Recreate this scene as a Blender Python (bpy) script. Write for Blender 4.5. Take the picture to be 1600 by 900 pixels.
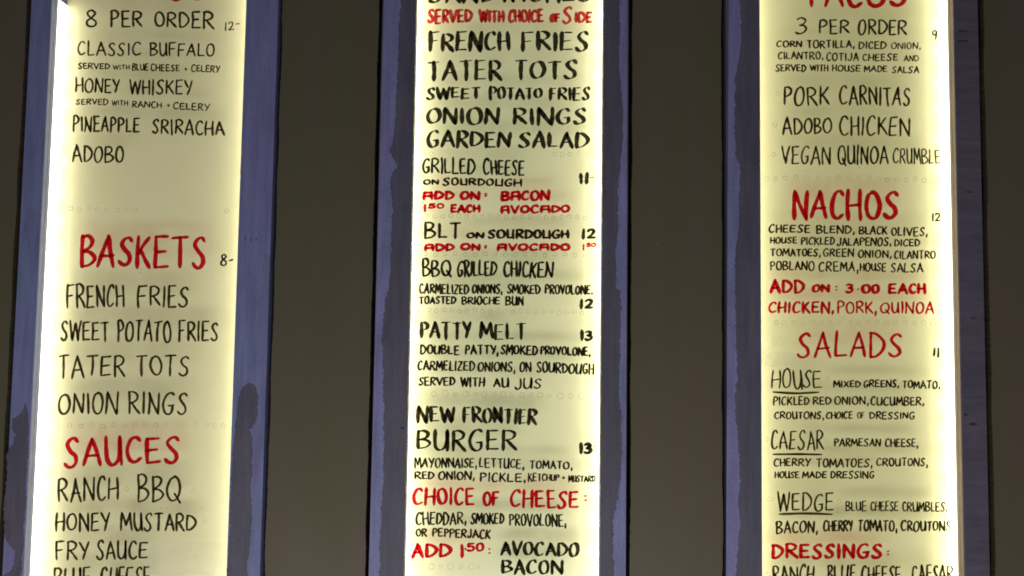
import bpy, math, random
from mathutils import Matrix, Vector
S = bpy.context.scene
COL = S.collection
for o in list(bpy.data.objects): bpy.data.objects.remove(o)

# ------------------------------------------------------------------ camera
F = 1300.0                       # focal length in photo pixels (photo is 1600 wide)
DIST = 1.95                      # camera to the front of the frames, metres
PX = 0.0015                      # one photo pixel on that plane
CAM = Vector((0, 0, 1.70))
ROT = (Matrix.Rotation(math.radians(90 + 3.58), 3, 'X') @ Matrix.Rotation(math.radians(0.80), 3, 'Z'))
cam_d = bpy.data.cameras.new('camera'); cam_d.sensor_width = 36; cam_d.lens = 36 * F / 1600
cam_d.clip_end = 100; cam_d.clip_start = 0.01
cam = bpy.data.objects.new('camera', cam_d); COL.objects.link(cam)
cam.matrix_world = Matrix.Translation(CAM) @ ROT.to_4x4()
S.camera = cam
S.render.resolution_x, S.render.resolution_y = 1024, 576
S.view_settings.view_transform = 'Standard'; S.view_settings.look = 'None'
S.cycles.filter_width = 1.8
S.view_settings.exposure = 0; S.view_settings.gamma = 1

def P(u, v, y):
    """point on the vertical plane at depth y that the photo shows at pixel u, v"""
    d = ROT @ Vector(((u - 800) / F, -(v - 450) / F, -1))
    t = y / d.y
    return CAM + d * t

# ------------------------------------------------------------------ world and lamps
W = bpy.data.worlds.new('World'); S.world = W; W.use_nodes = True
bg = W.node_tree.nodes['Background']
bg.inputs[0].default_value = (0.80, 0.80, 0.95, 1); bg.inputs[1].default_value = 0.13

def area(name, loc, target, size, size_y, power, color):
    l = bpy.data.lights.new(name, 'AREA'); l.shape = 'RECTANGLE'; l.size = size; l.size_y = size_y
    l.energy = power; l.color = color
    o = bpy.data.objects.new(name, l); COL.objects.link(o); o.location = loc
    o.rotation_euler = (Vector(target) - Vector(loc)).to_track_quat('-Z', 'Y').to_euler()
area('room_lamp', (-0.2, 0.0, 0.15), (0, 1.95, 1.1), 2.6, 0.8, 36, (1.0, 0.97, 0.95))

# ------------------------------------------------------------------ materials
def mat(name):
    m = bpy.data.materials.new(name); m.use_nodes = True
    nt = m.node_tree; b = nt.nodes['Principled BSDF']
    return m, nt, b
def N(nt, kind, **kw):
    n = nt.nodes.new(kind)
    for k, v in kw.items(): setattr(n, k, v)
    return n
def ramp(nt, src, stops):
    r = N(nt, 'ShaderNodeValToRGB'); el = r.color_ramp.elements
    el[0].position, el[0].color = stops[0][0], (*stops[0][1], 1)
    el[1].position, el[1].color = stops[-1][0], (*stops[-1][1], 1)
    for p, c in stops[1:-1]:
        e = el.new(p); e.color = (*c, 1)
    nt.links.new(src, r.inputs[0]); return r
def noise(nt, scale, detail=4, stretch=(1, 1, 1), rough=.55):
    tc = N(nt, 'ShaderNodeTexCoord'); mp = N(nt, 'ShaderNodeMapping')
    mp.inputs['Scale'].default_value = stretch
    n = N(nt, 'ShaderNodeTexNoise'); n.inputs['Scale'].default_value = scale
    n.inputs['Detail'].default_value = detail; n.inputs['Roughness'].default_value = rough
    nt.links.new(tc.outputs['Object'], mp.inputs[0]); nt.links.new(mp.outputs[0], n.inputs['Vector'])
    return n
def mixc(nt, a, b, fac, kind='MULTIPLY'):
    m = N(nt, 'ShaderNodeMix', data_type='RGBA', blend_type=kind)
    m.inputs[0].default_value = fac
    nt.links.new(a, m.inputs[6]); nt.links.new(b, m.inputs[7])
    return m.outputs[2]
def bump(nt, b, src, strength, dist=.001):
    bp = N(nt, 'ShaderNodeBump'); bp.inputs['Strength'].default_value = strength
    bp.inputs['Distance'].default_value = dist
    nt.links.new(src, bp.inputs['Height']); nt.links.new(bp.outputs[0], b.inputs['Normal'])

def paint(name, c1, c2, rough=.55, fine=.32, streak=(1, 1, .35)):
    m, nt, b = mat(name)
    n1 = noise(nt, 7, 5, streak); r1 = ramp(nt, n1.outputs[0], [(.3, c1), (.7, c2)])
    n2 = noise(nt, 420, 2); r2 = ramp(nt, n2.outputs[0], [(.25, (1 - fine,) * 3), (.75, (1 + fine * .4,) * 3)])
    n4 = noise(nt, 75, 5, (1, 1, .09) if streak[0] >= 1 else (.12, 1, 1), .65); r4 = ramp(nt, n4.outputs[0], [(.30, (.80,) * 3), (.70, (1.14,) * 3)])
    n6 = noise(nt, 16, 5, (1, 1, .6), .7); r6 = ramp(nt, n6.outputs[0], [(.30, (.86,) * 3), (.46, (1,) * 3), (.72, (1.07,) * 3)])
    cc = mixc(nt, mixc(nt, mixc(nt, r1.outputs[0], r2.outputs[0], 1), r4.outputs[0], 1), r6.outputs[0], 1)
    nt.links.new(cc, b.inputs['Base Color'])
    b.inputs['Roughness'].default_value = rough; b.inputs['Specular IOR Level'].default_value = .3
    n3 = noise(nt, 260, 3, (1, 1, .25)); bump(nt, b, n3.outputs[0], .25, .0008)
    return m
M_purple = paint('lavender_paint', (.215, .206, .405), (.192, .210, .385))
M_blue = paint('blue_paint', (.192, .185, .375), (.165, .206, .360))
M_slate = paint('slate_paint', (.112, .103, .142), (.088, .088, .120))
M_plum = paint('plum_paint', (.125, .106, .145), (.098, .088, .125), streak=(.4, 1, 1.6))
def feather(m):
    nt = m.node_tree; b = nt.nodes['Principled BSDF']; out = nt.nodes['Material Output']
    at = N(nt, 'ShaderNodeAttribute'); at.attribute_name = 'cover'
    n = noise(nt, 330, 4, (1, 1, .45), .7)
    ad = N(nt, 'ShaderNodeMath', operation='MULTIPLY_ADD'); nt.links.new(n.outputs[0], ad.inputs[0]); ad.inputs[1].default_value = 2.2
    nt.links.new(at.outputs['Fac'], ad.inputs[2])
    r = N(nt, 'ShaderNodeMapRange'); r.inputs[1].default_value = 1.35; r.inputs[2].default_value = 1.65
    nt.links.new(ad.outputs[0], r.inputs[0])
    nt.links.new(r.outputs[0], b.inputs['Alpha'])
    return m
M_band_slate = feather(paint('slate_brushed_paint', (.112, .103, .142), (.088, .088, .120)))
M_band_purple = feather(paint('lavender_brushed_paint', (.215, .206, .405), (.192, .210, .385)))
M_gap = paint('gap_backing', (.075, .026, .022), (.035, .018, .018), .9)

def panel_mat():
    m, nt, b = mat('olive_panel_paint')
    n1 = noise(nt, 2.2, 4, (4.5, 1, .5)); r1 = ramp(nt, n1.outputs[0], [(.33, (.096, .092, .046)), (.66, (.116, .088, .062))])  # green and brown streaks put vertical reflections into the colour
    n2 = noise(nt, 500, 2); r2 = ramp(nt, n2.outputs[0], [(.25, (.8,) * 3), (.75, (1.08,) * 3)])
    n4 = noise(nt, 105, 1); r4 = ramp(nt, n4.outputs[0], [(.0, (1,) * 3), (.80, (1,) * 3), (.82, (1.8,) * 3)])
    c = mixc(nt, r1.outputs[0], r2.outputs[0], 1); c = mixc(nt, c, r4.outputs[0], 1)
    nt.links.new(c, b.inputs['Base Color'])
    n3 = noise(nt, 5, 4); rr = ramp(nt, n3.outputs[0], [(.3, (.46,) * 3), (.7, (.58,) * 3)])
    nt.links.new(rr.outputs[0], b.inputs['Roughness'])
    b.inputs['Specular IOR Level'].default_value = .25
    n5 = noise(nt, 190, 3); bump(nt, b, n5.outputs[0], .12, .0006)
    return m
M_olive = panel_mat()

def board_mat(name, em, base):
    m, nt, b = mat(name)
    n1 = noise(nt, 5, 4); r1 = ramp(nt, n1.outputs[0], [(.3, tuple(x * .95 for x in base)), (.7, base)])
    nt.links.new(r1.outputs[0], b.inputs['Base Color'])
    b.inputs['Roughness'].default_value = .5; b.inputs['Specular IOR Level'].default_value = .25
    b.inputs['Emission Color'].default_value = (*em, 1); b.inputs['Emission Strength'].default_value = 1
    return m
M_board = [board_mat('backlit_panel_warm', (.165, .150, .070), (.68, .645, .42)),
           board_mat('backlit_panel_pale', (.240, .234, .118), (.68, .66, .43)),
           board_mat('backlit_panel_straw', (.200, .186, .072), (.68, .645, .40))]

def led_mat(name, strength, color=(1, .95, .77)):
    m, nt, b = mat(name); b.inputs['Base Color'].default_value = (.8, .78, .7, 1)
    b.inputs['Emission Color'].default_value = (*color, 1); b.inputs['Emission Strength'].default_value = strength
    return m
M_tape = led_mat('led_tape_glow', 4.0); M_led = led_mat('led_lens_glow', 7.5)

def lining_mat(name, c):
    m, nt, b = mat(name)
    n1 = noise(nt, 9, 4, (1, 1, .2)); r1 = ramp(nt, n1.outputs[0], [(.3, tuple(x * .7 for x in c)), (.7, c)])
    nt.links.new(r1.outputs[0], b.inputs['Base Color']); b.inputs['Roughness'].default_value = .35
    return m
M_liningA = lining_mat('acrylic_edge_grey', (.36, .41, .66))
M_liningB = lining_mat('acrylic_edge_tan', (.38, .29, .24))
M_liningC = lining_mat('acrylic_edge_dark', (.16, .14, .13))

def ink_mat(name, t_lo, t_hi, body, scale=160):
    """marker ink: a dye film that lets part of the panel's light through"""
    m = bpy.data.materials.new(name); m.use_nodes = True; nt = m.node_tree; nt.nodes.clear()
    out = N(nt, 'ShaderNodeOutputMaterial'); tr = N(nt, 'ShaderNodeBsdfTransparent'); df = N(nt, 'ShaderNodeBsdfDiffuse')
    df.inputs[0].default_value = (*body, 1)
    mx = N(nt, 'ShaderNodeMixShader'); mx.inputs[0].default_value = .2 if name[0] != 'e' else .06
    n1 = noise(nt, scale, 3); r1 = ramp(nt, n1.outputs[0], [(.34, t_lo), (.72, t_hi)])
    nt.links.new(r1.outputs[0], tr.inputs[0])
    nt.links.new(tr.outputs[0], mx.inputs[1]); nt.links.new(df.outputs[0], mx.inputs[2]); nt.links.new(mx.outputs[0], out.inputs[0])
    return m
INK = {'k': ink_mat('black_marker_ink', (.010, .009, .008), (.10, .09, .06), (.01, .01, .01)),
       'b': ink_mat('worn_black_marker_ink', (.03, .026, .016), (.15, .125, .07), (.015, .014, .01)),
       'g': ink_mat('thin_grey_marker_ink', (.10, .09, .06), (.34, .31, .2), (.02, .02, .015)),
       'r': ink_mat('red_marker_ink', (.52, .006, .022), (.92, .016, .045), (.45, .006, .015)),
       'd': ink_mat('dry_red_marker_ink', (.60, .012, .03), (.95, .16, .16), (.45, .01, .015)),
       'h': ink_mat('erased_ring_ghost', (.80, .79, .76), (.99, .98, .96), (.5, .49, .42), 45),
       'f': ink_mat('erased_ring_faint', (.90, .89, .86), (1, .99, .98), (.55, .54, .46), 45)}

def film_mat(name, tint, haze, gloss):
    m = bpy.data.materials.new(name); m.use_nodes = True; nt = m.node_tree; nt.nodes.clear()
    out = N(nt, 'ShaderNodeOutputMaterial'); tr = N(nt, 'ShaderNodeBsdfTransparent'); tr.inputs[0].default_value = (*tint, 1)
    tl = N(nt, 'ShaderNodeBsdfDiffuse'); tl.inputs[0].default_value = (.8, .85, .85, 1)
    gl = N(nt, 'ShaderNodeBsdfGlossy'); gl.inputs['Roughness'].default_value = .15
    a = N(nt, 'ShaderNodeMixShader'); b = N(nt, 'ShaderNodeMixShader'); b.inputs[0].default_value = gloss
    if haze:
        n1 = noise(nt, 40, 4); r1 = ramp(nt, n1.outputs[0], [(.3, (haze * .3,) * 3), (.7, (haze * 1.3,) * 3)]); nt.links.new(r1.outputs[0], a.inputs[0])
    else: a.inputs[0].default_value = 0
    nt.links.new(tr.outputs[0], a.inputs[1]); nt.links.new(tl.outputs[0], a.inputs[2])
    nt.links.new(a.outputs[0], b.inputs[1]); nt.links.new(gl.outputs[0], b.inputs[2]); nt.links.new(b.outputs[0], out.inputs[0])
    return m
M_clear = film_mat('clear_acrylic', (.985, .99, .98), 0, .03)
M_reflection = film_mat('reflection_haze', (.99, .99, .99), .10, 0)
M_drop = film_mat('chalky_drop', (.9, .9, .9), .55, 0)
REFLECTIONS = {0: [(222, 846, 352, 899)], 1: [], 2: [(1189, 549, 1243, 572), (1206, 527, 1232, 541)]}  # pale patches painted on the covers in place of reflections

# ------------------------------------------------------------------ mesh helpers
class MB:
    def __init__(s): s.v, s.f, s.m = [], [], []
    def quad(s, a, b, c, d, mi=0):
        i = len(s.v); s.v += [tuple(a), tuple(b), tuple(c), tuple(d)]; s.f.append((i, i + 1, i + 2, i + 3)); s.m.append(mi)
    def box(s, x0, x1, y0, y1, z0, z1, mi=0):
        i = len(s.v)
        s.v += [(x0, y0, z0), (x1, y0, z0), (x1, y1, z0), (x0, y1, z0), (x0, y0, z1), (x1, y0, z1), (x1, y1, z1), (x0, y1, z1)]
        for q in ((0, 1, 5, 4), (1, 2, 6, 5), (2, 3, 7, 6), (3, 0, 4, 7), (4, 5, 6, 7), (3, 2, 1, 0)):
            s.f.append(tuple(i + k for k in q)); s.m.append(mi)
    def build(s, name, mats, parent=None, bevel=0):
        me = bpy.data.meshes.new(name); me.from_pydata(s.v, [], s.f)
        for m in (mats if isinstance(mats, list) else [mats]): me.materials.append(m)
        me.polygons.foreach_set('material_index', s.m); me.update()
        o = bpy.data.objects.new(name, me); COL.objects.link(o)
        if parent:
            o.parent = parent; o.matrix_parent_inverse = Matrix.Translation(world_loc(parent)).inverted()
        if bevel:
            b = o.modifiers.new('bevel', 'BEVEL'); b.width = bevel; b.segments = 2; b.limit_method = 'ANGLE'
        return o
def world_loc(o):
    p = Vector(o.location)
    return p                       # parts keep identity transforms, only things carry a location

def wx(u0, u9, y):                 # world x of a vertical edge seen at u0 (top of the photo) and u9 (bottom)
    return (P(u0, 0, y).x + P(u9, 900, y).x) / 2

Z0, Z1 = P(800, 1230, DIST).z, P(800, -330, DIST).z
YF = DIST                          # front of the frames
YW = DIST + .012                   # front of the olive wall panels
YG = DIST + .048                   # the dark backing seen in the gaps
LIN, LED = 17 * PX, 29 * PX        # depth of acrylic edge and of the light strip under it
YB = DIST + LIN + LED              # face of the lit panel
YC = YF + LIN                      # face of the clear cover sheet
YI = YC - .0016                    # plane of the ink

# ------------------------------------------------------------------ the wall behind
wb = MB(); wb.box(-2.6, 2.6, YB + .03, YB + .10, Z0 - .5, Z1 + .5)
wall = wb.build('wall', M_gap); wall['kind'] = 'structure'

# ------------------------------------------------------------------ dark panels between the boards
rnd = random.Random(5)
panel_edges = [((-560, -600), (41, -3), 'dark olive cladding panel at the far left beside the wings and baskets board'),
               ((442, 414), (593, 569), 'dark olive cladding panel between the baskets board and the burger board'),
               ((988, 985), (1130, 1126), 'dark olive cladding panel between the burger board and the tacos board'),
               ((1536, 1556), (2170, 2190), 'dark olive cladding panel at the far right beside the tacos and salads board')]
for (a, b, lab) in panel_edges:
    x0, x1 = wx(*a, YW), wx(*b, YW)
    m = MB()
    n = 520                          # brushed, slightly ragged edges
    prev = None; rough0 = rough1 = 0
    for i in range(n + 1):
        rough0 = rough0 * .9 + rnd.gauss(0, .00022); rough1 = rough1 * .9 + rnd.gauss(0, .00022)
        z = Z0 + (Z1 - Z0) * i / n
        j0 = rough0 + .0012 * math.sin(z * 23 + x0 * 9) * math.sin(z * 7) + rnd.gauss(0, .0002)
        j1 = rough1 + .0012 * math.sin(z * 19 + x1 * 5) * math.sin(z * 11) + rnd.gauss(0, .0002)
        cur = (Vector((x0 + j0, YW, z)), Vector((x1 + j1, YW, z)), Vector((x0 + j0, YW + .02, z)), Vector((x1 + j1, YW + .02, z)))
        if prev:
            m.quad(prev[0], prev[1], cur[1], cur[0]); m.quad(prev[2], prev[0], cur[0], cur[2]); m.quad(prev[1], prev[3], cur[3], cur[1])
        prev = cur
    m.quad((x0, YW, Z0), (x0, YW + .02, Z0), (x1, YW + .02, Z0), (x1, YW, Z0))
    m.quad((x0, YW, Z1), (x1, YW, Z1), (x1, YW + .02, Z1), (x0, YW + .02, Z1))
    o = m.build('cladding_panel', M_olive)
    o['label'] = lab; o['category'] = 'cladding panel'; o['group'] = 'dark panels between the boards'

# ------------------------------------------------------------------ hand lettering: a marker stroke alphabet
def l(*p): return ('l', p)
def c(*p): return ('c', p)
G = {
 'A': (.86, [l((.52, 0), (.0, 1)), l((.50, .0), (1, 1)), l((.14, .66), (.90, .62))]),
 'B': (.76, [l((.06, .0), (.05, 1)), c((.04, .04), (.50, .0), (.82, .14), (.66, .36), (.12, .50)), c((.12, .50), (.66, .52), (1, .72), (.66, .92), (.04, 1))]),
 'C': (.74, [c((.96, .14), (.72, .0), (.34, .10), (.06, .50), (.18, .88), (.55, 1), (.98, .86))]),
 'D': (.82, [l((.10, .02), (.06, 1)), c((.02, .03), (.50, .06), (.96, .36), (.90, .68), (.48, .95), (.06, 1))]),
 'E': (.70, [l((.10, .02), (.05, .99)), l((.06, .03), (.96, .0)), l((.08, .50), (.84, .46)), l((.04, .99), (1, .96))]),
 'F': (.68, [l((.10, .02), (.06, 1)), l((.04, .04), (1, .0)), l((.08, .50), (.80, .46))]),
 'G': (.80, [c((.94, .10), (.70, .0), (.32, .12), (.05, .52), (.20, .90), (.55, 1), (.84, .86), (.88, .60)), l((.52, .60), (1, .56))]),
 'H': (.78, [l((.08, 0), (.04, 1)), l((.94, 0), (.96, 1)), l((.06, .54), (.96, .48))]),
 'I': (.22, [l((.5, 0), (.5, 1))]),
 'J': (.62, [c((.90, 0), (.92, .45), (.84, .80), (.52, 1), (.18, .95), (.02, .80))]),
 'K': (.76, [l((.10, 0), (.06, 1)), l((.92, .02), (.12, .58)), l((.30, .46), (1, 1))]),
 'L': (.64, [l((.10, 0), (.06, .98)), l((.04, .98), (1, .95))]),
 'M': (1.02, [l((.10, .02), (.0, 1)), l((.12, .0), (.50, .72)), l((.88, 0), (.48, .72)), l((.88, 0), (1, 1))]),
 'N': (.86, [l((.08, .02), (.03, 1)), l((.08, .0), (.90, 1)), l((.97, 0), (.91, 1))]),
 'O': (.84, [c((.55, .02), (.22, .12), (.04, .50), (.16, .88), (.48, 1), (.82, .86), (.97, .48), (.82, .12), (.55, .0), (.42, .04))]),
 'P': (.68, [l((.10, .02), (.06, 1)), c((.02, .05), (.50, .0), (.95, .18), (.78, .42), (.10, .56))]),
 'Q': (.92, [c((.55, .02), (.22, .12), (.04, .48), (.16, .84), (.48, .96), (.80, .82), (.95, .46), (.80, .12), (.55, .0), (.42, .04)), l((.56, .66), (1, 1.04))]),
 'R': (.78, [l((.10, .02), (.06, 1)), c((.02, .05), (.50, .0), (.90, .16), (.74, .40), (.12, .54)), l((.30, .50), (1, 1))]),
 'S': (.72, [c((.96, .12), (.74, .0), (.42, .06), (.22, .24), (.42, .44), (.74, .62), (.80, .84), (.50, 1), (.18, .97), (.0, .86))]),
 'T': (.80, [l((.52, .02), (.50, 1)), l((.0, .04), (1, .0))]),
 'U': (.82, [c((.06, 0), (.05, .45), (.12, .84), (.40, 1), (.74, .86), (.90, .50), (.92, .0)), l((.92, 0), (.97, 1))]),
 'V': (.84, [l((0, 0), (.50, 1)), l((1, 0), (.48, 1))]),
 'W': (1.12, [l((0, 0), (.26, 1)), l((.52, .12), (.25, 1)), l((.52, .12), (.76, 1)), l((1, 0), (.76, 1))]),
 'X': (.78, [l((.06, 0), (.96, 1)), l((.94, 0), (.02, 1))]),
 'Y': (.78, [l((.0, 0), (.48, .50)), l((1, 0), (.34, 1))]),
 'Z': (.72, [l((.04, .03), (.96, .02)), l((.96, .02), (.04, .98)), l((.02, .98), (1, .97))]),
 '0': (.72, [c((.52, .0), (.16, .14), (.03, .52), (.18, .88), (.50, 1), (.84, .86), (.97, .48), (.82, .12), (.52, .0), (.42, .03))]),
 '1': (.20, [l((.55, 0), (.45, 1))]),
 '2': (.70, [c((.06, .20), (.30, .02), (.66, .02), (.84, .22), (.60, .58), (.04, .98)), l((.04, .98), (1, .94))]),
 '3': (.66, [c((.06, .10), (.45, .0), (.88, .12), (.70, .36), (.34, .46)), c((.34, .46), (.80, .50), (.96, .74), (.66, .96), (.30, 1), (.0, .92))]),
 '5': (.70, [l((.22, .04), (.14, .46)), l((.20, .04), (.96, .0)), c((.14, .46), (.60, .42), (.96, .64), (.74, .94), (.34, 1), (.02, .92))]),
 '8': (.64, [c((.90, .12), (.60, .0), (.22, .10), (.24, .32), (.56, .48), (.90, .68), (.86, .92), (.46, 1), (.10, .90), (.10, .66), (.50, .46), (.88, .24), (.90, .10))]),
 '9': (.56, [c((.86, .18), (.50, .0), (.10, .16), (.16, .44), (.52, .50), (.84, .30), (.90, .12)), c((.90, .12), (.86, .50), (.62, 1))]),
 ',': (.26, [l((.60, .84), (.30, 1.20))]),
 '.': (.24, [l((.50, .90), (.46, 1.0))]),
 '-': (.60, [l((0, .52), (1, .44))]),
 ':': (.40, [l((.0, .16), (1, .12)), l((.0, .94), (1, .90))]),
 '+': (.70, [l((.5, .05), (.5, 1)), l((0, .56), (1, .48))]),
 '_': (1.0, [l((0, .4), (1, .5))]),
}
BOX = {  # squarer letters of the broad marker
 'A': (.86, [l((.08, .10), (.03, 1)), l((.06, .10), (.90, .02)), l((.92, .04), (.95, 1)), l((.08, .60), (.92, .56))]),
 'U': (.84, [l((.10, 0), (.10, .92)), l((.10, .94), (.86, .94)), l((.90, 0), (.92, 1))]),
}
def catmull(pts, n=7):
    p = [Vector(q) for q in pts]; p = [2 * p[0] - p[1]] + p + [2 * p[-1] - p[-2]]
    out = []
    for i in range(1, len(p) - 2):
        for k in range(n):
            t = k / n; a, b, cc, d = p[i - 1], p[i], p[i + 1], p[i + 2]
            out.append(.5 * ((2 * b) + (cc - a) * t + (2 * a - 5 * b + 4 * cc - d) * t * t + (3 * b - a - 3 * cc + d) * t ** 3))
    out.append(p[-2]); return out

class Ink:
    """one row of lettering on the panel: film of ink, built from strokes given in photo pixels"""
    def __init__(s, seed): s.mb = MB(); s.r = random.Random(seed); s.n = 0
    def stroke(s, pts, w, con):
        r = s.r; y = YI + .00003 * (s.n % 40); s.n += 1
        L = sum((pts[i + 1] - pts[i]).length for i in range(len(pts) - 1))
        if L < 1e-6: return
        ph, ph2 = r.uniform(0, 6.3), r.uniform(0, 6.3)
        left, right = [], []; acc = 0
        for i, p in enumerate(pts):
            a = pts[max(i - 1, 0)]; b = pts[min(i + 1, len(pts) - 1)]
            t = (b - a); t = t.normalized() if t.length > 1e-9 else Vector((1, 0))
            if i: acc += (p - pts[i - 1]).length
            nib = abs(t.x * .26 + t.y * .966)            # broad on uprights and back-slants, thin on bars
            k = (1 - con) + con * nib
            u = acc / L
            k *= 1 + .10 * math.sin(ph + u * 5) + .06 * math.sin(ph2 + u * 13) + r.uniform(-.04, .04)
            end = min(acc, L - acc) / (w * .5)
            if end < 1: k *= .72 + .28 * math.sqrt(max(end, 0))
            nrm = Vector((-t.y, t.x)) * (w * k * .5)
            left.append(p + nrm); right.append(p - nrm)
        # rounded ends
        def cap(p, t, h):
            return [p + t * h * math.sin(a) + Vector((-t.y, t.x)) * h * math.cos(a) for a in (math.pi * .25, math.pi * .5, math.pi * .75)]
        t0 = (pts[0] - pts[1]).normalized(); t1 = (pts[-1] - pts[-2]).normalized()
        h0 = (left[0] - right[0]).length / 2; h1 = (left[-1] - right[-1]).length / 2
        c1 = cap(pts[-1], t1, h1); c0 = cap(pts[0], t0, h0)
        mb = s.mb; i0 = len(mb.v); n = len(pts)
        for a, b in zip(left, right): mb.v += [tuple(P(a.x, a.y, y)), tuple(P(b.x, b.y, y))]
        for i in range(n - 1):
            mb.f.append((i0 + 2 * i, i0 + 2 * i + 1, i0 + 2 * i + 3, i0 + 2 * i + 2)); mb.m.append(0)
        for pp, (ia, ib) in ((c1, (2 * n - 2, 2 * n - 1)), (c0, (1, 0))):
            j = len(mb.v); mb.v += [tuple(P(q.x, q.y, y)) for q in pp]
            mb.f.append((i0 + ia, *range(j, j + 3), i0 + ib)); mb.m.append(0)
    def word(s, txt, x0, x1, tl, bl, tr, br, w, con, box=False):
        r = s.r; gl = []
        tot = 0
        for ch in txt:
            g = (BOX.get(ch) if box else None) or G[ch]
            wd = g[0] * r.uniform(.90, 1.10); gl.append((wd, g[1])); tot += wd
        gap = .25; tot += gap * (len(txt) - 1)
        x = 0
        pad = w * .32
        for wd, strokes in gl:
            ju, jd = r.gauss(0, .034), r.gauss(0, .034); sl = r.gauss(0, .034)
            for kind, pts in strokes:
                q = []
                for (px, py) in pts:
                    fx = (x + px * wd) / max(tot, 1e-6); X = x0 + pad + fx * (x1 - x0 - 2 * pad)
                    t = tl + (tr - tl) * fx + pad; b = bl + (br - bl) * fx - pad
                    h = b - t
                    Y = t + h * py + h * (ju * (1 - py) + jd * py) + r.gauss(0, .008) * h
                    X += sl * h * (py - .5) + r.gauss(0, .008) * h
                    q.append(Vector((X, Y)))
                if kind == 'l':
                    a, b2 = q[0], q[-1]; mid = (a + b2) / 2
                    d = b2 - a; mid += Vector((-d.y, d.x)) * r.gauss(0, .018)
                    q = catmull([a, mid, b2], 5)
                else: q = catmull(q, 6)
                s.stroke(q, w * r.uniform(.92, 1.08), con)
            x += wd + gap
    def ring(s, x, y, rad, w):
        a0 = s.r.uniform(0, 6.3); e = s.r.uniform(.85, 1.15)
        pts = [Vector((x + rad * e * math.cos(a0 + a * .571), y + rad / e * math.sin(a0 + a * .571))) for a in range(12)]
        s.stroke(pts, w, 0)

K = 430 / 1600                       # the text was measured on enlargements of 430 x 240 px pieces
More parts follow.
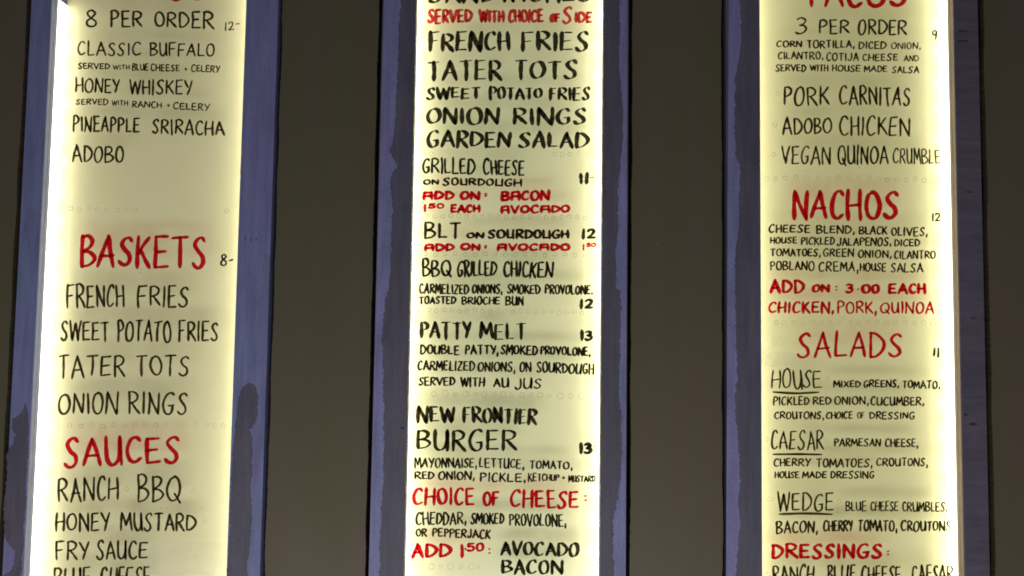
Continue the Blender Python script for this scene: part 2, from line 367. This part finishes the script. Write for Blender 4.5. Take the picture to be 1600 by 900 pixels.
#  origin | ink weight contrast name label | WORD x0 x1 top-left base-left [top-right base-right] ...   ('*' = square letters, '~' = thinner)
ROWS = {0: """
0 0|r 26 .3 heading red wings heading cut by the top edge|WINGS 560 1218 -180 -8 -160 12
0 0|b 15 .25 line|8 495 565 55 160|PER 640 830 55 155 62 158|ORDER 895 1245 62 160 68 168
0 0|g 9 .2 price faint price at the top|12 1305 1362 130 180 125 175|- 1366 1395 112 168
0 0|b 12 .25 line|CLASSIC 448 822 235 325 248 325|BUFFALO 868 1250 240 328 255 332
0 0|b 9 .2 line|SERVED 452 640 362 402 370 404|~WITH 655 755 376 406|BLUE 768 865 368 412|CHEESE 875 1045 370 415 378 415|~+ 1070 1092 390 412|CELERY 1110 1280 375 418 380 424
0 0|b 13 .3 line|HONEY 435 698 448 540 460 545|WHISKEY 750 1120 456 550 465 555
0 0|b 9 .2 line|SERVED 440 630 575 608 573 612|~WITH 650 745 582 615|RANCH 768 942 585 625 590 630|~+ 968 990 600 622|CELERY 1005 1222 595 635 603 648
0 0|b 14 .3 line|PINEAPPLE 422 815 670 768 685 775|SRIRACHA 882 1305 688 780 702 792
0 220|b 14 .3 line|ADOBO 418 722 25 125 32 130
0 220|r 26 .35 heading red baskets heading|BASKETS 462 1205 540 735 560 742
0 220|b 12 .2 price|8 1280 1320 662 730|- 1328 1358 655 735
0 440|b 15 .3 line|FRENCH 385 725 12 150 20 152|FRIES 798 1100 20 150 25 152
0 440|b 15 .3 line|SWEET 350 635 225 345 230 350|POTATO 680 998 225 350|FRIES 1035 1272 225 352 235 352
0 440|b 15 .3 line|TATER 335 728 425 562 425 550|TOTS 790 1105 428 555 430 552
0 440|b 15 .3 line|ONION 335 692 645 772 640 772|RINGS 742 1095 635 775 645 775
0 660|r 24 .3 heading red sauces heading|SAUCES 368 1050 85 262 82 240
0 660|b 15 .3 line|RANCH 335 690 325 468 315 457|BBQ 795 1055 312 470 308 468
0 660|b 15 .3 line|HONEY 322 645 525 635 522 632|MUSTARD 698 1143 522 635 530 635
0 660|b 15 .3 line|FRY 320 522 690 802 690 800|SAUCE 558 862 685 800 690 798
0 660|b 15 .3 line|BLUE 315 530 843 960|CHEESE 580 875 838 960
""", 1: """
580 0|k 28 .6 heading black heading cut by the top edge|SANDWICHES 330 1285 -110 18
580 0|d 20 .35 line red line under the top heading|SERVED 325 590 52 138 52 132|WITH 625 775 55 132 58 130|CHOICE 795 1005 55 135 50 132|OF 1038 1100 75 132|S 1108 1172 34 140|IDE 1180 1287 66 136
580 0|k 27 .68 line|FRENCH 330 808 178 298 175 300|FRIES 868 1268 180 300 178 302
580 0|k 27 .72 line|TATER 322 762 350 468 345 468|TOTS 828 1205 348 465 350 464
580 0|k 22 .6 line|SWEET 318 640 505 585 505 576|POTATO 685 998 502 582 510 580|FRIES 1033 1275 505 585 505 588
580 0|k 26 .62 line|ONION 318 748 622 722 622 728|RINGS 820 1255 622 726
580 0|k 26 .62 line|GARDEN 318 818 750 854 762 860|SALAD 852 1270 760 864 765 866
580 220|k 15 .35 line|GRILLED 295 608 98 195 100 195|CHEESE 648 893 105 200 110 206
580 220|k 24 .2 price|11 1205 1270 185 252
580 220|g 7 .2 price|- 1270 1297 200 230
580 220|k 15.5 .45 line|*ON 300 395 222 256|*SOURDOUGH 412 878 212 262 222 267
580 220|r 21 .35 line red add on line under grilled cheese|*ADD 298 485 290 345 292 345|*ON 515 635 290 345|~: 655 676 302 326|*BACON 752 1042 288 350 285 350
580 220|r 20 .35 line|1 303 322 368 418|~50 328 425 362 396|EACH 460 635 368 420|*AVOCADO 752 1157 370 425 370 420
580 220|k 18 .4 line|BLT 305 525 475 570 475 568
580 220|k 19 .45 line|ON 552 660 530 570|*SOURDOUGH 675 1152 512 572 515 570
580 220|k 21 .4 price|12 1222 1308 510 572
580 220|r 20 .3 line red add on avocado line|*ADD 308 485 596 642|*ON 517 637 596 640|~: 655 676 604 628|*AVOCADO 730 1157 595 642
580 220|r 11 .2 price small red price|1 1228 1242 600 640|50 1250 1308 592 618
580 220|k 16 .4 line|BBQ 295 468 690 790|GRILLED 498 733 695 790|CHICKEN 768 1062 695 790 705 800
580 440|k 13 .4 line|CARMELIZED 277 570 10 70 15 76|ONIONS, 585 768 15 70|SMOKED 788 985 15 70 15 75|PROVOLONE. 1008 1292 15 73 20 76
580 440|k 13 .4 line|TOASTED 275 495 84 132|BRIOCHE 525 752 84 136|BUN 778 888 84 140
580 440|k 21 .4 price|12 1210 1295 100 162
580 440|k 22 .6 line|PATTY 282 585 228 330 232 338|MELT 628 905 235 335 238 342
580 440|k 23 .35 price|13 1212 1288 280 345
580 440|k 14 .4 line|DOUBLE 282 515 365 422 368 428|PATTY, 545 745 365 426|SMOKED 752 970 365 425 370 430|PROVOLONE, 982 1278 370 425 382 435
580 440|k 13 .45 line|CARMELIZED 268 605 455 515 460 524|ONIONS, 618 842 466 525|ON 862 932 468 528|SOURDOUGH 958 1297 462 530 478 542
580 440|k 14 .5 line|SERVED 275 490 552 606|WITH 518 662 555 612|AU 708 803 560 616|JUS 832 993 560 626
580 440|k 24 .6 line|NEW 263 490 720 820|FRONTIER 530 967 722 825 738 834
580 660|k 22 .5 line|BURGER 262 850 40 165
580 660|k 25 .3 price|13 1205 1285 118 187
580 660|g 7 .2 price|- 1288 1312 120 160
580 660|k 12 .5 line|MAYONNAISE, 250 618 205 266|LETTUCE, 628 892 205 265 212 272|TOMATO, 918 1172 218 270 225 274
580 660|k 13 .45 line|RED 250 368 284 332|ONION, 388 606 282 336|PICKLE, 630 902 290 345 295 350|~KETCHUP 910 1095 292 345 302 340|~+ 1105 1130 312 332|~MUSTARD 1145 1305 308 350 308 346
580 660|r 20 .4 line red choice of cheese line|CHOICE 238 605 376 482 380 484|OF 648 748 402 487|CHEESE 805 1210 384 496 398 502|~: 1235 1257 420 460
580 660|k 13 .45 line|CHEDDAR, 257 556 520 597|SMOKED 578 775 525 592|PROVOLONE, 800 1137 530 602 534 610
580 660|b 13 .4 line|OR 258 325 615 666|PEPPERJACK 355 697 612 666 622 680
580 660|r 24 .4 line red add line at the bottom|ADD 232 470 700 792 700 782|1 516 538 705 792|~50 552 657 700 752|~. 540 556 720 742|~: 678 697 728 768
580 660|k 22 .55 line|AVOCADO 750 1210 685 775 700 782
580 660|k 22 .55 line|BACON 755 1120 795 886
""", 2: """
1130 0|r 26 .3 heading red tacos heading cut by the top edge|TACOS 455 1078 -120 48 -120 42
1130 0|b 14 .35 line|3 418 490 105 200|PER 555 735 110 202|ORDER 782 1070 112 205
1130 0|b 10 .2 price|9 1213 1247 172 232
1130 0|b 11 .4 line|CORN 308 460 235 276|TORTILLA, 485 768 232 280|DICED 785 950 240 286|~ONION, 975 1152 245 286
1130 0|b 10 .35 line|CILANTRO, 317 586 300 346|COTIJA 598 790 305 356|CHEESE 808 1018 312 356|~AND 1050 1138 320 358
1130 0|b 10 .35 line|SERVED 303 483 372 416|WITH 503 612 374 416|HOUSE 632 800 375 416 380 420|MADE 818 955 380 420|SALSA 980 1140 384 426
1130 0|b 14 .35 line|PORK 350 620 498 616|CARNITAS 672 1090 495 612 508 616
1130 0|b 14 .35 line|ADOBO 342 635 683 782|CHICKEN 672 1090 674 788 680 796
1130 220|b 13 .35 line|VEGAN 338 627 28 136|QUINOA 665 962 28 138|~CRUMBLE 985 1265 38 132 48 136
1130 220|r 27 .4 heading red nachos heading|NACHOS 402 1025 285 450 288 464
1130 220|b 12 .2 price|12 1212 1265 420 468
1130 220|g 6 .2 price|- 1266 1286 424 446
1130 220|b 12 .35 line|CHEESE 263 508 485 536|BLEND, 540 768 490 542|BLACK 788 955 495 546|OLIVES, 975 1192 500 554
1130 220|b 11 .35 line|HOUSE 272 430 558 600|PICKLED 452 650 558 606|JALAPENOS, 660 980 562 612|DICED 993 1145 570 614
1130 220|b 11 .35 line|TOMATOES, 272 570 626 674|GREEN 578 762 625 676|ONION, 783 983 632 682|CILANTRO 993 1237 638 688
1130 220|b 11 .35 line|POBLANO 272 533 698 755|CREMA, 553 790 700 762|HOUSE 793 950 708 760|SALSA 972 1165 710 766
1130 220|r 21 .4 line red add on line|ADD 268 475 805 890|*ON 515 622 832 884|~: 650 668 838 872|3 708 758 828 886|~. 776 792 840 870|00 802 910 832 888|EACH 958 1180 828 892
1130 440|r 17 .4 line red chicken pork quinoa line|CHICKEN, 260 652 115 185|~PORK, 662 898 112 188|~QUINOA 910 1228 116 190
1130 440|r 19 .3 heading red salads heading|SALADS 425 1045 285 448 295 440
1130 440|b 15 .2 price|11 1218 1260 382 440
1130 440|g 6 .2 price|- 1270 1292 392 420
1130 440|b 12 .35 line|HOUSE 280 572 510 622|_ 285 562 632 655
1130 440|k 11 .35 line|MIXED 640 800 574 616|GREENS, 815 1025 570 616|TOMATO, 1040 1264 574 622
1130 440|b 11 .35 line|PICKLED 290 502 666 720|RED 520 630 668 718|ONION, 645 850 666 718|CUCUMBER, 855 1172 668 722
1130 440|b 11 .35 line|CROUTONS, 295 588 754 800|CHOICE 597 755 754 800|~OF 778 822 757 796|DRESSING 848 1115 756 802
1130 660|b 12 .35 line|CAESAR 277 585 48 160|_ 285 578 176 197
1130 660|b 11 .35 line|PARMESAN 645 918 92 142|CHEESE, 940 1137 92 144
1130 660|b 11 .35 line|CHERRY 292 512 208 256|TOMATOES, 540 870 210 262|CROUTONS, 888 1192 206 256
1130 660|b 11 .35 line|HOUSE 297 445 284 326|MADE 458 605 284 326|DRESSING 623 880 281 327
1130 660|b 13 .35 line|WEDGE 312 645 406 516|_ 320 640 524 544
1130 660|b 10 .35 line|BLUE 710 835 460 516|CHEESE 855 1020 458 516|CRUMBLES, 1040 1307 462 520
1130 660|b 13 .35 line|BACON, 305 556 572 646|CHERRY 580 755 568 634|TOMATO, 780 1014 566 634|CROUTONS 1030 1328 570 634
1130 660|r 23 .4 line red dressings line|DRESSINGS 277 930 705 792 702 797|~: 950 968 742 776
1130 660|b 14 .4 line|RANCH 285 530 832 930|BLUE 602 772 826 930|CHEESE 800 1035 830 930|CAESAR 1095 1340 828 930
"""}
RINGS = {0: [(0, 220, 'h', [(412, 393), (462, 400), (520, 390), (567, 400), (620, 402), (680, 403), (1318, 407)]), (0, 220, 'f', [(350, 395), (735, 405), (785, 404), (376, 65)]),
             (0, 440, 'h', [(332, 838), (405, 836), (472, 840), (535, 828), (598, 840), (660, 832), (725, 838), (785, 830), (845, 836), (905, 834), (1250, 836), (1300, 838)]),
             (0, 440, 'f', [(265, 838), (965, 832), (1140, 828), (1200, 830), (343, 85), (328, 272), (290, 704)]), (0, 440, 'h', [(312, 490)]),
             (0, 660, 'h', [(285, 400), (738, 387), (265, 743)]), (0, 660, 'f', [(1117, 398), (280, 570), (1192, 577), (265, 888), (896, 735)])],
         1: [(580, 220, 'f', [(1065, 78), (1110, 80), (1205, 76), (350, 75)]), (580, 220, 'h', [(1155, 79), (1260, 78)]),
             (580, 220, 'h', [(325 + 46 * i, 437 + 4 * math.sin(i * 1.3) + i * .4, 11) for i in range(21)]),
             (580, 220, 'h', [(315 + 58 * i, 657 + 4 * math.sin(i * 1.7) + i * .4, 11) for i in range(17)]),
             (580, 440, 'h', [(335 + 44.5 * i, 165 + 4 * math.sin(i * 1.9) + i * .75, 11) for i in range(22)]),
             (580, 440, 'h', [(310, 650, 10), (365, 653, 14), (430, 650, 18), (490, 655, 11), (547, 653, 17), (610, 654, 10), (657, 656, 16), (718, 656, 11), (768, 656, 17), (820, 658, 11), (877, 660, 14), (930, 660, 9), (982, 660, 15), (1035, 662, 11), (1100, 665, 18), (1160, 666, 12), (1225, 664, 19)]),
             (580, 660, 'h', [(290, 840, 11), (350, 838, 17), (403, 838, 9), (460, 838, 17), (522, 842, 10), (582, 840, 17), (622, 842, 8)])],
         2: [(1130, 0, 'f', [(318, 543)]), (1130, 0, 'h', [(300, 725)]), (1130, 220, 'h', [(293, 80)]),
             (1130, 220, 'h', [(305, 222), (360, 216), (425, 210), (487, 215), (955, 226), (1010, 224), (1065, 228), (1118, 222), (1170, 230), (1215, 234), (1258, 228)]),
             (1130, 220, 'f', [(255, 220), (555, 216), (612, 217), (670, 214), (730, 216), (790, 218), (850, 216), (905, 220)]),
             (1130, 440, 'h', [(308, 238), (355, 238), (1165, 240), (1220, 243, 17)]),
             (1130, 440, 'f', [(410 + 54 * i, 238 + 3 * math.sin(i * 2.1)) for i in range(14)] + [(605, 565, 12)]),
             (1130, 660, 'f', [(250, 98), (603, 106, 12), (272, 447, 13), (672, 460), (262, 880)])]}

def letter(board_idx, parent):
    seed = board_idx * 1000
    for row in ROWS[board_idx].strip().split('\n'):
        seed += 1
        f = row.split('|'); ox, oy = map(float, f[0].split())
        h = f[1].split(); ink, w, con, kind = h[0], float(h[1]), float(h[2]), h[3]
        K2 = Ink(seed); last = None
        def flush():
            o = K2.mb.build('menu_' + kind, INK[ink], parent)
            if len(h) > 4: o['label'] = ' '.join(h[4:])
        for it in f[2:]:
            t = it.split(); txt = t[0]; nums = [float(q) for q in t[1:]]
            if len(nums) == 4: nums += nums[2:4]
            box = thin = False
            if txt[0] == '*': box, txt = True, txt[1:]
            if txt[0] == '~' : thin, txt = True, txt[1:]
            x0, x1, tl, bl, tr, br = nums
            if last is not None and (x0 - last > 40 or txt == '_'): flush(); K2 = Ink(seed + 500 + int(x0))
            last = x1
            if ink == 'k' and con >= .5 and w >= 20: con = min(.86, con + .14)
            K2.word(txt, ox + x0 * K, ox + x1 * K, oy + tl * K, oy + bl * K, oy + tr * K, oy + br * K, w * K * (.78 if thin else 1.5 if txt == '_' else 1), con, box)
        flush()
    for (ox, oy, ink, pts) in RINGS[board_idx]:
        seed += 1; K2 = Ink(seed)
        last = None
        for p in pts:
            if last and (abs(p[0] - last[0]) > 100 or abs(p[1] - last[1]) > 30):
                K2.mb.build('ring_divider', INK[ink], parent); K2 = Ink(seed * 7 + int(p[0]))
            last = p
            rad = (p[2] if len(p) > 2 else 12)
            K2.ring(ox + p[0] * K, oy + p[1] * K, rad * K, 5.5 * K)
        K2.mb.build('ring_divider', INK[ink], parent)

# ------------------------------------------------------------------ painted bands on the frames
def band(parent, pts_left, pts_right, material, seed, name='paint_band', step=2.5):
    """a coat of paint, half a millimetre thick, between two ragged vertical outlines given as (u, v)"""
    r = random.Random(seed); m = MB(); yf = YF - .0006
    def at(pts, v):
        for (u0, v0), (u1, v1) in zip(pts, pts[1:]):
            if v0 <= v <= v1: return u0 + (u1 - u0) * (v - v0) / max(v1 - v0, 1e-6)
        return pts[0][0] if v < pts[0][1] else pts[-1][0]
    va, vb = max(pts_left[0][1], pts_right[0][1]), min(pts_left[-1][1], pts_right[-1][1])
    step = 1.3; n = int((vb - va) / step); cov = []; wl = wr = 0
    for i in range(n + 1):
        v = va + (vb - va) * i / n
        wl = wl * .8 + r.gauss(0, .45); wr = wr * .8 + r.gauss(0, .45)
        a, b = at(pts_left, v), at(pts_right, v)
        jl = wl if len(pts_left) > 2 else 0; jr = wr if len(pts_right) > 2 else 0
        a, b = a + jl, b + jr
        if b - a < .3: b = a + .3
        w = min(3.2, (b - a) / 2.2)
        row = [P(a, v, yf), P(a + w, v, yf), P(b - w, v, yf), P(b, v, yf)]
        fade = min(1, (v - va) / 5, (vb - v) / 5) if vb < 900 or va > 0 else 1
        if vb > 900: fade = min(1, (v - va) / 5) if va > 0 else 1
        cov += [(0 if len(pts_left) > 2 else 1) * fade, fade, fade, (0 if len(pts_right) > 2 else 1) * fade]
        base = len(m.v); m.v += [tuple(q) for q in row]
        if i:
            for k in range(3): m.f.append((base + k, base + k + 1, base + k - 3, base + k - 4)); m.m.append(0)
    o = m.build(name, material, parent)
    o.data.attributes.new('cover', 'FLOAT', 'POINT').data.foreach_set('value', cov)
    return o

# ------------------------------------------------------------------ the three lit menu boards
V0, V1 = -300, 1200
def ext(u0, u9, d=0):               # a straight vertical edge carried past the photo, as (u, v) ends
    k = (u9 - u0) / 900
    return [(u0 + k * V0 + d, V0), (u0 + k * V1 + d, V1)]
def sh(pts, first=True):             # carry a traced outline past the photo
    return [(pts[0][0], V0)] + pts + [(pts[-1][0], V1)]

BOARDS = [
 dict(lo=(48, 4), li=(82, 34), ri=(387, 353), ro=(434, 407), base=(M_blue, M_blue), lin=(M_liningA, M_liningA), led_top=(10, None), i=0,
      label='tall lit menu board with red baskets and sauces headings', name='menu_board'),
 dict(lo=(599, 575), li=(650, 630), ri=(944, 938), ro=(982, 979), base=(M_slate, M_slate), lin=(M_liningC, M_liningC), led_top=(None, None), i=1,
      label='tall lit menu board listing patty melt and burger in heavy black lettering', name='menu_board'),
 dict(lo=(1137, 1133), li=(1187, 1189.5), ri=(1491, 1506.5), ro=(1528, 1547), base=(M_slate, M_plum), lin=(M_liningA, M_liningB), led_top=(None, None), i=2,
      label='tall lit menu board with red nachos and salads headings', name='menu_board')]
stiles = {}
for B in BOARDS:
    xlo, xli, xri, xro = wx(*B['lo'], YF), wx(*B['li'], YF), wx(*B['ri'], YF), wx(*B['ro'], YF)
    root = bpy.data.objects.new(B['name'], None); COL.objects.link(root)
    root.location = ((xlo + xro) / 2, YB, Z0); root.empty_display_size = .1
    root['label'] = B['label']; root['category'] = 'menu board'; root['group'] = 'three lit menu boards'
    bpy.context.view_layer.update()
    i = B['i']
    # the glowing sheet
    m = MB(); m.box(xli + .0005, xri - .0005, YB, YB + .006, Z0 + .002, Z1 - .002)
    sheet = m.build('menu_panel', M_board[i], root)
    # frame stiles, acrylic edges, light strips
    for side, (xa, xb) in enumerate(((xlo, xli), (xri, xro))):
        m = MB(); m.box(xa, xb, YF, YB + .02, Z0, Z1)
        st = m.build('frame_stile', B['base'][side], root, .0012); stiles[(i, side)] = st
        xin = xli if side == 0 else xri; sg = 1 if side == 0 else -1
        m = MB()                      # stacked acrylic edges, each layer stepping in a little
        cuts = [(0.0, .50, .0016), (.50, .56, .0012), (.56, 1.0, .0020)]
        for (a, b, t) in cuts:
            m.box(min(xin, xin + sg * t), max(xin, xin + sg * t), YF + .001 + a * (LIN - .001), YF + .001 + b * (LIN - .001), Z0 + .001, Z1 - .001)
        m.build('acrylic_edge', B['lin'][side], st)
        m = MB()
        top = B['led_top'][side]; zt = P(90, top, YB).z if top is not None else Z1 - .01
        ya, yb = YC + .0042, YB - .001
        m.box(min(xin, xin + sg * .003), max(xin, xin + sg * .003), ya, yb, Z0 + .01, zt, 0)
        z = zt - .03
        while z > Z0 + .04:
            m.box(min(xin + sg * .003, xin + sg * .0055), max(xin + sg * .003, xin + sg * .0055), ya + .013, yb - .010, z - .011, z + .011, 1)
            z -= 48 * PX
        m.build('light_strip', [M_tape, M_led], root)
    m = MB(); m.box(xli + .0008, xri - .0008, YC, YC + .003, Z0 + .002, Z1 - .002)
    cover = m.build('clear_cover', M_clear, root)
    letter(i, cover)
    for k, (u0, v0, u1, v1) in enumerate(REFLECTIONS[i]):  # each reflection is a hazy film patch laid on the cover
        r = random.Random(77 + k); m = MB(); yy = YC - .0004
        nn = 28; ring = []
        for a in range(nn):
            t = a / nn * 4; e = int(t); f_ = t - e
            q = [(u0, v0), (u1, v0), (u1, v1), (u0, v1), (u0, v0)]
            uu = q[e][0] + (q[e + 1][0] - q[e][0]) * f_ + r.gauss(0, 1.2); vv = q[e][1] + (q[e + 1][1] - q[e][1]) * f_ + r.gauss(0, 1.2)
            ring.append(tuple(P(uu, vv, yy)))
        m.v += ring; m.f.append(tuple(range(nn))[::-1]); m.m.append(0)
        m.build('painted_reflection', M_reflection, cover)

# lavender and slate coats
L1 = ext(48, 4, 1); R1 = ext(82, 34, -1)
band(stiles[(0, 0)], [(39, 628), (36, 636), (31, 646), (24, 652), (17, 656), (18, 668), (22, 680), (20, 694), (12, 700), (8, 712), (9, 740), (6, 780), (5, 801), (6, 830), (8, 846), (22, 862), (22, 868), (20, 880), (15, 892), (4, 900), (-6, 1000), (-9, 1200)],
     [(39.5, 628), (44, 640), (46, 650), (45, 700), (43, 750), (40, 801), (35, 880), (33, 900), (27, 1000), (16, 1200)], M_band_slate, 4)
band(stiles[(0, 1)], [(391, 597), (384, 600), (377, 606), (372, 618), (369, 640), (363, 700), (359, 780), (354, 900), (349, 1000), (341, 1200)],
     [(391.5, 597), (398, 600), (402, 606), (404, 620), (403, 645), (401, 660), (392, 672), (395, 690), (395, 730), (392, 772), (395, 790), (391, 850), (387, 900), (383, 1000), (380, 1200)], M_band_slate, 5)
band(stiles[(1, 0)], ext(599, 575, 1), sh([(628, 0), (625, 30), (623, 90), (620, 150), (618, 200), (611, 235), (614, 246), (622, 262), (616, 266), (612, 280), (614, 330), (613, 390), (609, 450), (604, 470), (598, 520), (600, 600), (602, 690), (599, 760), (595, 850), (594, 900)]), M_band_purple, 6)
band(stiles[(1, 1)], sh([(967, 0), (966, 100), (968, 130), (972, 165), (971, 220), (964, 300), (965, 350), (960, 400), (961, 450), (969, 455), (966, 620), (972, 690), (965, 775), (956, 815), (957, 900)]), ext(982, 979, -1.5), M_band_purple, 7)
band(stiles[(2, 0)], ext(1137, 1133, 1.5), sh([(1158, 0), (1160, 65), (1152, 115), (1150, 165), (1150, 240), (1157, 260), (1156, 350), (1150, 400), (1150, 450), (1152, 575), (1150, 635), (1155, 690), (1157, 730), (1155, 775), (1157, 825), (1150, 900)]), M_band_purple, 8)

# chalky drops left under the baskets heading and near the mustard line
covers = [o for o in bpy.data.objects if o.name.startswith('clear_cover')]
def drop(u, v, ru, rv, parent):
    m = MB(); y = YC - .0005; n = 10
    top = tuple(P(u, v, y - .0008)); ring = [tuple(P(u + ru * math.cos(a * .6283), v + rv * math.sin(a * .6283), y)) for a in range(n)]
    m.v = [top] + ring
    for a in range(n): m.f.append((0, 1 + a, 1 + (a + 1) % n)); m.m.append(0)
    m.build('chalky_drop', M_drop, parent)
for (u, v, a, b) in ((219.5, 420, 3, 2), (220, 426.5, 2.6, 2.2), (252, 794, 1.3, 1.0), (261, 793, 1.1, 1.0), (279, 793.5, 1.2, 1), (316, 794, 1.2, .9)):
    drop(u, v, a, b, covers[0])
for (u, v, a, b) in ((1318, 497, 2.6, 2.2), (1342, 262, 1.6, 1.0), (1309, 513, 1.5, 1.2)):
    drop(u, v, a, b, covers[2])

# nicks and scuffs on the frames and on the dark panels
M_nick = paint('dark_scuff', (.05, .045, .06), (.035, .03, .045), .8)
M_rub = paint('brown_rub_mark', (.19, .14, .12), (.13, .10, .085), .8)
def scuff(u, v, ru, rv, y, material, parent, seed):
    r = random.Random(seed); m = MB(); n = 14; yy = y - .0009
    m.v = [tuple(P(u, v, yy - .0002))] + [tuple(P(u + ru * r.uniform(.6, 1.15) * math.cos(a * .4488), v + rv * r.uniform(.5, 1.2) * math.sin(a * .4488), yy)) for a in range(n)]
    for a in range(n): m.f.append((0, 1 + a, 1 + (a + 1) % n)); m.m.append(0)
    m.build('scuff', material, parent)
panels = sorted((o for o in bpy.data.objects if o.name.startswith('cladding_panel')), key=lambda o: o.data.vertices[0].co.x)
for k, (u, v, a, b) in enumerate(((1505, 48.5, 13, 1.1), (1504, 64.5, 11, 1.2), (1509, 648, 3, 2), (1521, 663, 6, 2.4), (1514, 300, 8, .9), (1520, 497, 5, 1))):
    scuff(u, v, a, b, YF, M_nick, stiles[(2, 1)], 60 + k)
scuff(628, 669, 4, 1.2, YF, M_nick, stiles[(1, 0)], 70)
for k, (u, v, a, b) in enumerate(((383, 372, .8, 4), (392, 374, .7, 4), (400, 373, .7, 3))): scuff(u, v, a, b, YF, M_nick, stiles[(0, 1)], 80 + k)
for k, (u, v, a, b) in enumerate(((1035, 93, 3.5, 3), (1028, 344, 1.6, 2.2), (1027, 381, 2, 3.4), (1023, 371, 1.2, 1.6), (1040, 45, 1.2, 3))): scuff(u, v, a, b, YW, M_rub, panels[2], 90 + k)
for k, (u, v, a, b) in enumerate(((501, 90, 1.2, 1), (522, 234, 1.1, .9), (518, 525, 1.3, 1), (514, 835, 1.2, 1.1), (566, 187, 1, .9))): scuff(u, v, a, b, YW, M_rub, panels[1], 99 + k)
